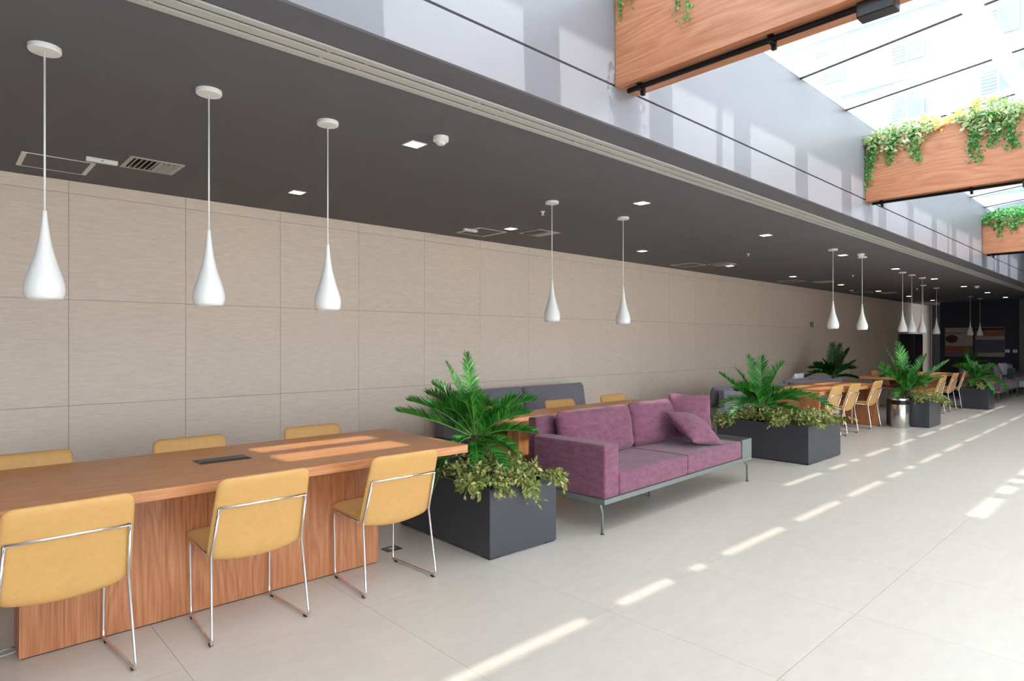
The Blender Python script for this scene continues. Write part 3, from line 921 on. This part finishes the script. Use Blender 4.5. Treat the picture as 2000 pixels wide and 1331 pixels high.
def make_frond(tip, lift, width, leaves, parent, mat, seed, size=0.016, start=0.14, roll=0.0):
    rnd = random.Random(seed)
    T = RIGHT * tip[0] + TOW * tip[1] + UP * tip[2]
    L = T.length
    C = T * 0.45 + UP * lift
    def P(t): return C * (2 * t * (1 - t)) + T * (t * t)
    def dP(t): return (C * (2 - 4 * t) + T * (2 * t)).normalized()
    hz = Vector((T.x, T.y, 0))
    if hz.length < 1e-3: hz = Vector((0, 1, 0))
    hz.normalize()
    S0 = Vector((hz.y, -hz.x, 0))
    rib = MB()
    pts = [P(i / 12) for i in range(13)]
    rib.tube(pts, 0.006, 5, radii=[0.009 - 0.0072 * (i / 12) for i in range(13)])
    m = MB()
    nl = leaves
    steep = T.z / L > 0.86
    width = width * (1.0 if steep else 1.3)
    for i in range(nl):
        t = start + (1 - start) * (i + 0.5) / nl
        p = P(t); d = dP(t)
        S = (S0 - d * S0.dot(d)).normalized()
        N = S.cross(d).normalized()
        if roll:
            q = Matrix.Rotation(roll, 3, d)
            S = q @ S; N = q @ N
        if N.z < 0 and abs(d.z) < 0.8: N = -N
        prof = max(0.12, math.sin(PI * min(0.97, 0.10 + 0.86 * (t - start) / (1 - start))) ** 0.55)
        ang = R(62 - 38 * t)
        for s in (-1, 1):
            ln = width * prof * rnd.uniform(0.86, 1.08)
            aa = ang + R(rnd.uniform(-6, 6))
            v = d * math.cos(aa) + S * (s * math.sin(aa)) + N * (rnd.uniform(0.08, 0.3) if steep else rnd.uniform(0.42, 0.72))
            v.normalize()
            e1 = p + v * ln * 0.5 + Vector((0, 0, -0.012 * ln))
            e2 = p + v * ln + Vector((0, 0, -0.14 * ln)) + Vector((rnd.uniform(-1, 1), rnd.uniform(-1, 1), rnd.uniform(-1, 1))) * 0.05 * ln
            wv = d * (size * 0.85)
            m.add([p - wv * 0.5, p + wv * 0.5, e1 + wv * 0.62 + N * 0.002, e1 - wv * 0.62 + N * 0.002, e2], [(0, 1, 2, 3), (3, 2, 4)])
    o = m.build('frond', mat, parent)
    rib.build('rib', 'frond_rib', o)
    return o

def palm(base, z0, zc, fronds, label, width=0.17, leaves=46, mat='frond', seed=1, size=0.016, extra=7, reach=0.55, wk=1.0):
    width *= wk
    t = thing('cycad_palm', (base[0], base[1], z0))
    hh = zc - z0
    prof = [(0.055, 0.0), (0.075, hh * 0.3), (0.07, hh * 0.7), (0.045, hh + 0.02), (0.0, hh + 0.05)]
    MB().lathe(prof, seg=14, caps=(True, False)).build('trunk', 'trunk', t)
    # every frond is a mesh whose coordinates start at the crown
    rnd = random.Random(seed)
    k = 0
    for f in fronds:
        o = make_frond(f[:3], f[3], f[4] * wk if len(f) > 4 else width, leaves, t, mat, seed * 100 + k, size)
        o.location = (0, 0, hh)
        k += 1
    for i in range(extra):
        a = 2 * PI * (i + rnd.random() * 0.6) / extra
        rr = reach * rnd.uniform(0.6, 0.95)
        o = make_frond((math.cos(a) * rr, math.sin(a) * rr * 0.8, rnd.uniform(0.12, 0.38)), rnd.uniform(0.14, 0.26), width * 0.9, leaves, t, mat, seed * 100 + 50 + i, size)
        o.location = (0, 0, hh)
    tag(t, label, 'palm plant', 'cycad palms in the planters')
    return t
# frond = (right, toward the hall, up, lift of the arch, leaflet length)
palm((3.33, 4.02), 0.46, 0.79, [(-0.09, -0.22, 0.71, 0.10, 0.135), (-0.25, -0.10, 0.63, 0.10, 0.12), (-0.36, -0.05, 0.45, 0.14, 0.13), (-0.56, 0.02, 0.32, 0.12, 0.13),
      (-0.63, 0.12, 0.24, 0.06, 0.14), (-0.02, 0.30, 0.37, 0.14, 0.15), (0.34, 0.05, 0.34, 0.07, 0.15), (0.37, 0.22, 0.26, 0.05, 0.15), (0.45, -0.06, 0.20, 0.10, 0.14),
      (0.50, 0.12, 0.06, 0.10, 0.13), (0.26, 0.32, -0.22, 0.10, 0.12), (0.05, 0.38, -0.28, 0.08, 0.11), (-0.37, 0.27, -0.52, 0.34, 0.12), (0.33, 0.25, -0.08, 0.08, 0.12),
      (0.05, -0.45, 0.30, 0.12, 0.13), (-0.35, -0.35, 0.20, 0.12, 0.13)],
     'large green cycad palm in the planter beside the nearest table', seed=1, leaves=54, size=0.013)
palm((8.76, 4.12), 0.45, 0.63, [(-0.60, 0.0, 0.52, 0.02, 0.10), (-0.34, -0.05, 0.58, 0.08, 0.14), (-0.09, -0.25, 0.76, 0.10, 0.17), (0.09, -0.20, 0.75, 0.10, 0.17), (0.38, -0.1, 0.66, 0.14, 0.13),
      (-0.55, 0.25, -0.14, 0.30, 0.13), (-0.62, 0.10, 0.06, 0.22, 0.12), (0.92, 0.25, 0.02, 0.42, 0.15), (0.13, 0.42, -0.38, 0.12, 0.12), (0.64, 0.35, -0.25, 0.30, 0.14),
      (0.54, 0.05, 0.24, 0.14, 0.14), (0.2, -0.5, 0.3, 0.15, 0.14)],
     'green cycad palm in the wide planter right of the plum sofa', seed=2, leaves=46, size=0.018, wk=1.2)
palm((13.82, 3.58), 0.45, 0.64, [(-0.40, -0.05, 0.84, 0.05, 0.10), (-0.62, 0.05, 0.48, 0.08, 0.12), (-0.50, -0.1, 0.56, 0.06, 0.12), (0.0, -0.30, 0.94, 0.08, 0.20), (0.50, -0.2, 0.70, 0.06, 0.14),
      (0.80, 0.0, 0.60, 0.02, 0.10), (0.62, 0.1, 0.28, 0.04, 0.10), (-0.40, 0.25, -0.28, 0.32, 0.14), (-0.2, 0.3, 0.35, 0.15, 0.14), (0.05, 0.35, 0.28, 0.12, 0.15), (0.3, -0.4, 0.4, 0.1, 0.14)],
     'green cycad palm in the planter behind the steel bin', seed=3, leaves=40, size=0.022, wk=1.15)
palm((18.5, 3.36), 0.45, 0.66, [(-0.36, 0.0, 0.40, 0.12, 0.14), (-0.10, -0.2, 0.62, 0.10, 0.17), (0.12, -0.2, 0.45, 0.12, 0.15), (0.62, 0.2, -0.18, 0.30, 0.15), (0.68, 0.1, -0.30, 0.38, 0.15),
      (0.14, 0.35, -0.28, 0.22, 0.14), (0.5, 0.0, 0.06, 0.22, 0.15), (-0.1, 0.3, 0.2, 0.2, 0.15), (-0.3, 0.3, -0.1, 0.2, 0.14)],
     'green cycad palm in the far right planter beside the last chair', seed=4, leaves=34, size=0.026)
palm((22.75, 4.3), 0.45, 0.68, [(-0.12, -0.2, 0.72, 0.1, 0.18), (0.15, -0.2, 0.72, 0.1, 0.18), (0.37, -0.1, 0.66, 0.1, 0.15), (0.60, 0.1, -0.10, 0.25, 0.15), (0.60, 0.2, -0.33, 0.35, 0.15), (-0.4, 0.1, 0.15, 0.2, 0.15), (0.1, 0.3, 0.2, 0.2, 0.15)],
     'dark cycad palm farthest away, in front of the right navy wall picture', mat='frond_dark', seed=5, leaves=30, size=0.03)
palm((16.8, 6.0), 0.45, 0.68, [(0.08, -0.2, 0.88, 0.08, 0.19), (0.28, -0.2, 0.86, 0.06, 0.17), (0.50, -0.15, 0.74, 0.05, 0.13), (-0.28, 0.0, 0.50, 0.04, 0.09), (-0.60, 0.0, 0.24, 0.20, 0.15), (-0.74, 0.1, 0.02, 0.26, 0.15),
      (0.58, 0.0, 0.45, 0.02, 0.09), (0.5, 0.2, 0.0, 0.1, 0.12), (-0.1, 0.3, 0.3, 0.15, 0.15)],
     'dark green cycad palm by the tiled wall above the pale sofa back', mat='frond_dark', seed=6, leaves=38, size=0.03, wk=1.35)

def leaf(m, p, d, n, ln, wd):
    d = d.normalized(); s = d.cross(n)
    if s.length < 1e-3: s = d.cross(Vector((1, 0, 0)))
    s.normalize(); n = s.cross(d)
    m.add([p, p + d * ln * 0.45 + s * wd * 0.5 + n * wd * 0.12, p + d * ln, p + d * ln * 0.45 - s * wd * 0.5 + n * wd * 0.12], [(0, 1, 2), (0, 2, 3)])

def rvec(rnd, zb=0.0):
    return Vector((rnd.gauss(0, 1), rnd.gauss(0, 1), rnd.gauss(0, 1) + zb))

def undergrowth(x0, x1, y0, y1, z, n, ln, label, seed, spill=(), mat='olive', hmax=0.16, rz=0.0, skip=None):
    """low leafy cover rooted in a planter: stems of small leaves, some hanging over the rim"""
    t = thing('ground_cover', (x0, y0, z), rz)
    rnd = random.Random(seed)
    m = MB(); st = MB()
    w, d = x1 - x0, y1 - y0
    ns = n // 14
    for k in range(ns):
        for _ in range(20):
            bx, by = rnd.uniform(0.05, w - 0.05), rnd.uniform(0.05, d - 0.05)
            if not skip or not skip(bx / w, by / d): break
        a = rnd.uniform(0, 2 * PI)
        rch = rnd.uniform(0.04, 0.16)
        top = Vector((bx + math.cos(a) * rch, by + math.sin(a) * rch, rnd.uniform(0.05, hmax)))
        base = Vector((bx, by, -0.02))
        midp = (base + top) / 2 + Vector((0, 0, 0.04))
        pts = [base * (1 - u) ** 2 + midp * 2 * u * (1 - u) + top * u * u for u in (0, 0.33, 0.66, 1)]
        st.tube(pts, 0.0016, 3, caps=False)
        for j in range(14):
            u = rnd.uniform(0.25, 1)
            p = base * (1 - u) ** 2 + midp * 2 * u * (1 - u) + top * u * u + rvec(rnd) * 0.02
            leaf(m, p, rvec(rnd, 0.3), rvec(rnd, 1.2), ln * rnd.uniform(0.6, 1.2), ln * 0.5)
    for (sx, sy, dx, dy, drop, cnt) in spill:
        for k in range(max(1, cnt // 12)):
            o = Vector((sx * w + rnd.gauss(0, 0.03), sy * d + rnd.gauss(0, 0.03), 0.06))
            out = Vector((dx, dy, 0)) * rnd.uniform(0.05, 0.11)
            dr = drop * rnd.uniform(0.45, 1)
            c1 = o + out + Vector((0, 0, 0.05)); e = o + out * 1.5 + Vector((rnd.gauss(0, 0.025), rnd.gauss(0, 0.025), -dr))
            pts = [o * (1 - u) ** 2 + c1 * 2 * u * (1 - u) + e * u * u for u in (0, 0.25, 0.5, 0.75, 1)]
            st.tube(pts, 0.0016, 3, caps=False)
            for j in range(12):
                u = rnd.uniform(0.1, 1)
                p = o * (1 - u) ** 2 + c1 * 2 * u * (1 - u) + e * u * u + rvec(rnd) * 0.008 + Vector((dx, dy, 0)) * 0.008
                leaf(m, p, rvec(rnd, -0.9) + Vector((dx, dy, 0)), rvec(rnd, 0.3) + Vector((dx, dy, 0)), ln * rnd.uniform(0.6, 1.2), ln * 0.5)
    f = m.build('foliage', mat, t); f['kind'] = 'stuff'
    s = st.build('stems', 'frond_rib', t); s['kind'] = 'stuff'
    tag(t, label, 'ground cover', 'leafy undergrowth in the planters')
    return t
undergrowth(2.99, 3.66, 3.44, 4.1, 0.50, 1500, 0.054, 'olive leafy undergrowth spilling over the planter beside the nearest table', 21,
            spill=((0.15, 0.02, -0.2, -1, 0.10, 120), (0.40, 0.02, 0, -1, 0.10, 160), (0.55, 0.02, 0, -1, 0.20, 190), (0.8, 0.02, 0, -1, 0.07, 90), (0.95, 0.03, 0.1, -1, 0.13, 100), (0.02, 0.35, -1, 0, 0.08, 120), (0.02, 0.12, -1, 0, 0.10, 140), (0.94, 0.4, 0.6, 0, 0.05, 60)), rz=R(-1.4))
undergrowth(8.31, 9.40, 3.28, 4.53, 0.49, 2000, 0.06, 'yellow-green leafy undergrowth in the wide planter right of the plum sofa', 22,
            spill=((0.02, 0.85, -1, 0, 0.16, 200), (0.02, 0.95, -1, 0, 0.13, 140), (0.02, 0.3, -1, 0, 0.08, 140), (0.1, 0.02, 0, -1, 0.06, 120), (0.45, 0.02, 0, -1, 0.06, 120), (0.85, 0.02, 0, -1, 0.06, 120)))
undergrowth(13.55, 14.32, 3.17, 3.85, 0.485, 1100, 0.055, 'yellow-green leafy undergrowth in the planter behind the steel bin', 23,
            spill=((0.02, 0.2, -1, 0, 0.08, 110), (0.4, 0.02, 0, -1, 0.1, 100), (0.85, 0.02, 0.2, -1, 0.22, 150)))
undergrowth(18.24, 18.88, 3.07, 3.58, 0.485, 500, 0.06, 'leafy undergrowth in the far right planter beside the last chair', 24, spill=((0.02, 0.2, -1, 0, 0.08, 60),))

# ------------------------------------------------------------------ greenery on the beams
def trailing(name, loc, length_y, n_top, strands, label, seed, mat='vine', topmat='pale_leaf', ln=0.05, flowers=(), up=0.10, group='trailing plants on the beams'):
    """clump growing out of the trough (runs along Y) with strands hanging down its face (-X side)"""
    t = thing(name, loc)
    rnd = random.Random(seed)
    m = MB()
    for k in range(n_top):
        y = rnd.uniform(-length_y / 2, length_y / 2)
        env = math.cos(PI * y / length_y / 1.15)
        p = Vector((rnd.uniform(-0.17, 0.10), y, rnd.uniform(-0.09, up) * env))
        if p.x < -0.07: p.z = rnd.uniform(-0.22, up * 0.6) * env
        leaf(m, p, rvec(rnd, 0.2) + Vector((-0.4, 0, 0)), rvec(rnd, 1), ln * rnd.uniform(0.6, 1.2), ln * 0.55)
    if n_top:
        f = m.build('foliage', topmat, t); f['kind'] = 'stuff'
    for (y0, drop, sway, cnt, thick) in strands:
        s = MB(); st = MB()
        for q in range(3):
            a = Vector((0.0, y0 + rnd.gauss(0, thick * 0.7), 0.04)); c = Vector((-0.14, y0 + sway * 0.2, 0.06)); e = Vector((-0.075 + rnd.uniform(-0.02, 0.01), y0 + sway + rnd.gauss(0, thick * 0.6), -drop * rnd.uniform(0.8, 1)))
            pts = [a * (1 - u) ** 2 + c * 2 * u * (1 - u) + e * u * u for u in (0, 0.2, 0.4, 0.6, 0.8, 1)]
            st.tube(pts, 0.002, 3, caps=False)
            for j in range(cnt // 3):
                u = rnd.uniform(0.1, 1)
                p = a * (1 - u) ** 2 + c * 2 * u * (1 - u) + e * u * u + Vector((rnd.uniform(-0.02, 0.006), rnd.gauss(0, thick * 0.5), rnd.gauss(0, 0.01)))
                p.x = min(p.x, -0.062 if p.z < 0.0 else p.x)
                leaf(s, p, rvec(rnd, -0.8), rvec(rnd) + Vector((-1, 0, 0)), ln * 0.75 * rnd.uniform(0.5, 1.1), ln * 0.36)
        o = s.build('strand', mat, t); o['kind'] = 'stuff'
        st.build('stem', 'frond_rib', o)['kind'] = 'stuff'
    for (y, z) in flowers:
        fm = MB()
        c = Vector((-0.06, y, z))
        for k in range(46):
            p = c + rvec(rnd) * 0.03
            leaf(fm, p, rvec(rnd), rvec(rnd), ln * 0.9, ln * 0.6)
        fm.build('blossom', 'flower', t)
    tag(t, label, 'trailing plant', group)
    return t
# beam 2 (front face x 8.62, top 4.13): offsets measured from the clump centre
trailing('trailing_plant', (8.70, 2.33, 4.13), 0.76, 1100, [(0.26, 0.42, 0.02, 210, 0.04), (0.30, 0.66, 0.06, 260, 0.055), (0.0, 0.42, 0.12, 330, 0.045), (-0.16, 0.40, -0.02, 220, 0.04)],
         'white-flecked trailing plant at the wall end of the middle beam', 31, ln=0.066, up=0.17, flowers=((-0.26, 0.12), (-0.36, 0.08), (-0.42, 0.03)))
trailing('trailing_plant', (8.70, 1.42, 4.13), 0.6, 900, [(0.14, 0.58, 0.02, 460, 0.06), (0.0, 0.42, 0.0, 420, 0.07), (-0.14, 0.5, 0.0, 400, 0.07)],
         'dense green trailing plant on the middle beam at the right picture edge', 32, ln=0.066, up=0.2, flowers=((0.44, 0.0), (0.36, 0.05), (0.28, 0.1), (0.14, 0.2)))
trailing('trailing_plant', (15.6, 2.3, 4.05), 0.9, 900, [(0.12, 0.46, -0.02, 240, 0.06), (-0.14, 0.38, 0.02, 220, 0.05)],
         'bushy green trailing plant on the farthest beam at the right picture edge', 33, topmat='vine', ln=0.085, up=0.24)
# beam 1: the trough lies above the picture, only strand ends hang into it
trailing('trailing_plant', (3.585, 2.57, 4.13), 0.24, 120, [(0.07, 0.36, 0.0, 90, 0.015), (-0.02, 0.26, 0.0, 60, 0.012)], 'short vine end hanging at the wall end of the nearest beam', 34, ln=0.04)
trailing('trailing_plant', (3.585, 2.12, 4.13), 0.3, 160, [(0.0, 0.50, 0.02, 380, 0.045)], 'thick green vine end hanging at the top of the nearest beam', 35, ln=0.04)
trailing('trailing_plant', (3.585, 1.83, 4.13), 0.24, 120, [(0.03, 0.40, 0.0, 80, 0.02)], 'short vine end right of the thick one on the nearest beam', 36, ln=0.04)
t = trailing('trailing_plant', (3.675, 2.05, 4.13), 0.2, 80, [(0.0, 0.66, 0.10, 80, 0.03)], 'vine tip hanging behind the nearest beam, against the pale fascia', 37, ln=0.05)
t.rotation_euler = (0, 0, PI)

# ------------------------------------------------------------------ bin, wall fittings, far end
b = thing('waste_bin', (13.26, 3.56, 0))
MB().lathe([(0.150, 0.0), (0.153, 0.004), (0.153, 0.43), (0.150, 0.435)], seg=32).build('body', 'steel', b, smooth=False)
smooth_by_angle(b.children[0])
MB().lathe([(0.149, 0.4355), (0.149, 0.515)], seg=32).build('dark_band', 'black_metal', b)
smooth_by_angle(b.children[1])
MB().lathe([(0.10, 0.548), (0.150, 0.548), (0.156, 0.54), (0.156, 0.5155), (0.10, 0.5155), (0.10, 0.548)], seg=32, caps=(False, False)).build('lid_ring', 'chrome', b)
smooth_by_angle(b.children[2])
tag(b, 'cylindrical polished steel waste bin with dark band, standing before the third planter', 'waste bin')

def wall_plate(name, x, z, w, h, label, cat, grp=None):
    t = thing(name, (x, YB, z))
    MB().box(-w / 2, w / 2, -0.009, -0.0003, -h / 2, h / 2).build('plate', 'white', t, bevel=0.003)
    MB().box(-w * 0.3, w * 0.3, -0.0115, -0.0092, -h * 0.22, h * 0.22).build('insert', 'white', t, bevel=0.001)
    tag(t, label, cat, grp)
wall_plate('wall_socket', 12.33, 0.46, 0.085, 0.14, 'white wall socket on the tiled wall left of the second palm', 'socket', 'white wall sockets')
wall_plate('wall_socket', 21.2, 0.62, 0.10, 0.16, 'white wall socket on the tiled wall right of the wall palm', 'socket', 'white wall sockets')
wall_plate('wall_panel_plate', 26.0, 1.78, 0.16, 0.42, 'tall white wall plate beside the black cabinet at the far end', 'wall plate')
ex = thing('exit_sign', (18.25, YB, 2.10))
MB().box(-0.13, 0.13, -0.012, -0.0003, -0.085, 0.085).build('plate', 'white', ex, bevel=0.002)
MB().box(-0.02, 0.12, -0.0135, -0.0122, -0.075, 0.075).build('green_field', 'exit_green', ex)
m = MB()                                       # running figure and doorway
m.box(0.03, 0.05, -0.0146, -0.0137, 0.028, 0.048); m.box(0.022, 0.052, -0.0146, -0.0137, -0.012, 0.024)
m.box(0.052, 0.076, -0.0146, -0.0137, 0.002, 0.014); m.box(0.012, 0.032, -0.0146, -0.0137, -0.052, -0.013); m.box(0.044, 0.062, -0.0146, -0.0137, -0.046, -0.013)
m.build('pictogram', 'white', ex)
MB().box(-0.11, -0.04, -0.0135, -0.0122, -0.06, 0.06).build('arrow_field', 'exit_green', ex)
tag(ex, 'small green and white exit sign high on the tiled wall', 'sign')

vm = thing('vending_cabinet', (26.3, 6.585, 0))
MB().box(0, 1.1, 0.012, 0.50, 0.0, 1.90).build('body', 'black', vm, bevel=0.01)
MB().box(0.05, 1.05, 0.0, 0.0115, 0.1, 1.84).build('front_panel', 'black', vm, bevel=0.004)
MB().box(0.30, 0.62, -0.004, -0.0005, 1.05, 1.50).build('magenta_print', 'vend_graphic', vm)
MB().box(0.42, 0.60, -0.0045, -0.0041, 1.5005, 1.68).build('grey_print', 'vend_grey', vm)
tag(vm, 'tall black cabinet with magenta print standing at the far end of the tiled wall', 'cabinet')

# two framed abstract panels on the navy wall (generic stripes)
def wavy(y0, y1, za, zb, amp=0.0, ph=0.0, n=12, d=0.0):
    vs = []; fs = []
    for i in range(n + 1):
        y = y0 + (y1 - y0) * i / n
        o = amp * math.sin(2.2 * i / n * PI + ph)
        vs += [(d, y, za + o), (d, y, zb + o * 0.6)]
    for i in range(n):
        a = 2 * i
        fs.append((a, a + 1, a + 3, a + 2))
    return MB().add(vs, fs)
COLS = {'cream': (170, 156, 150), 'rust': (146, 90, 64), 'mauve': (112, 96, 112), 'plum': (70, 42, 56), 'slate': (84, 84, 100)}
for k, c in COLS.items():
    M['art_' + k] = flat('art_' + k, c, rough=0.8, var=0.06, vscale=9)
def picture(yc, w, zc, h, bands, label):
    t = thing('wall_picture', (XR - 0.0305, yc, zc))
    MB().box(0.0, 0.03, -w / 2, w / 2, -h / 2, h / 2).build('canvas', 'art_cream', t, bevel=0.003)
    for i, (za, zb, c, amp, ph) in enumerate(bands):
        wavy(-w / 2 + 0.004, w / 2 - 0.004, za * h - h / 2, zb * h - h / 2, amp, ph, d=-0.0012 - 0.0002 * i).build('painted_band', 'art_' + c, t)
    tag(t, label, 'picture', 'abstract pictures on the navy wall')
    return t
p1 = picture(5.65, 0.86, 1.60, 1.08, [(0.01, 0.16, 'mauve', 0.0, 0), (0.17, 0.36, 'rust', 0.008, 1), (0.80, 0.82, 'plum', 0.0, 0)], 'abstract picture with cream field and dark oval, left one on the navy wall')
mv = MB(); n = 24
mv.add([(-0.0022, 0.22 + 0.20 * math.cos(2 * PI * i / n), 0.12 + 0.15 * math.sin(2 * PI * i / n)) for i in range(n)], [tuple(range(n))])
mv.build('painted_oval', 'art_plum', p1)
picture(4.71, 0.86, 1.60, 1.08, [(0.02, 0.14, 'cream', 0.02, 0.4), (0.14, 0.58, 'slate', 0.01, 0.7), (0.70, 0.88, 'rust', 0.012, 2.0), (0.89, 0.985, 'plum', 0.0, 0)], 'abstract picture with rust stripe over slate field, right one on the navy wall')
for i, y in enumerate((4.20, 3.985)):
    s = thing('switch_plate', (XR, y, 1.277))
    MB().box(-0.010, -0.0003, -0.065, 0.065, -0.055, 0.055).build('plate', 'white', s, bevel=0.003)
    MB().box(-0.013, -0.0102, -0.02, 0.02, -0.03, 0.03).build('rocker', 'alu', s)
    tag(s, ['white switch plate on the navy wall, next to the right picture', 'white switch plate on the navy wall, the one at the right picture edge'][i], 'switch', 'switch plates on the navy wall')

# ------------------------------------------------------------------ building seen through the skylight
bd = thing('apartment_building', (36, 0, 0))
MB().box(0, 6, -8, 30, 0, 24).build('wall', 'facade', bd)
for z in (8.2, 11.6, 15.0, 18.4, 21.8):
    MB().box(-0.35, -0.01, -8, 30, z - 0.12, z + 0.12).build('ledge', 'facade_white', bd)
for z in (9.0, 12.4, 15.8, 19.2):
    for y in (-2.5, 1.2, 4.9, 8.6, 12.3, 16.0, 19.7):
        fr = MB().box(-0.12, -0.01, y, y + 1.5, z, z + 1.9).build('window_frame', 'facade_white', bd)
        MB().box(-0.14, -0.1205, y + 0.08, y + 0.72, z + 0.08, z + 1.82).build('pane', 'window_dark', fr)
        sl = MB()
        for k in range(11):
            sl.box(-0.17, -0.1205, y + 0.80, y + 1.42, z + 0.1 + k * 0.16, z + 0.19 + k * 0.16)
        sl.build('shutter', 'window_dark', fr)['kind'] = 'stuff'
tag(bd, 'pale apartment block with shuttered windows seen through the skylight', 'building')
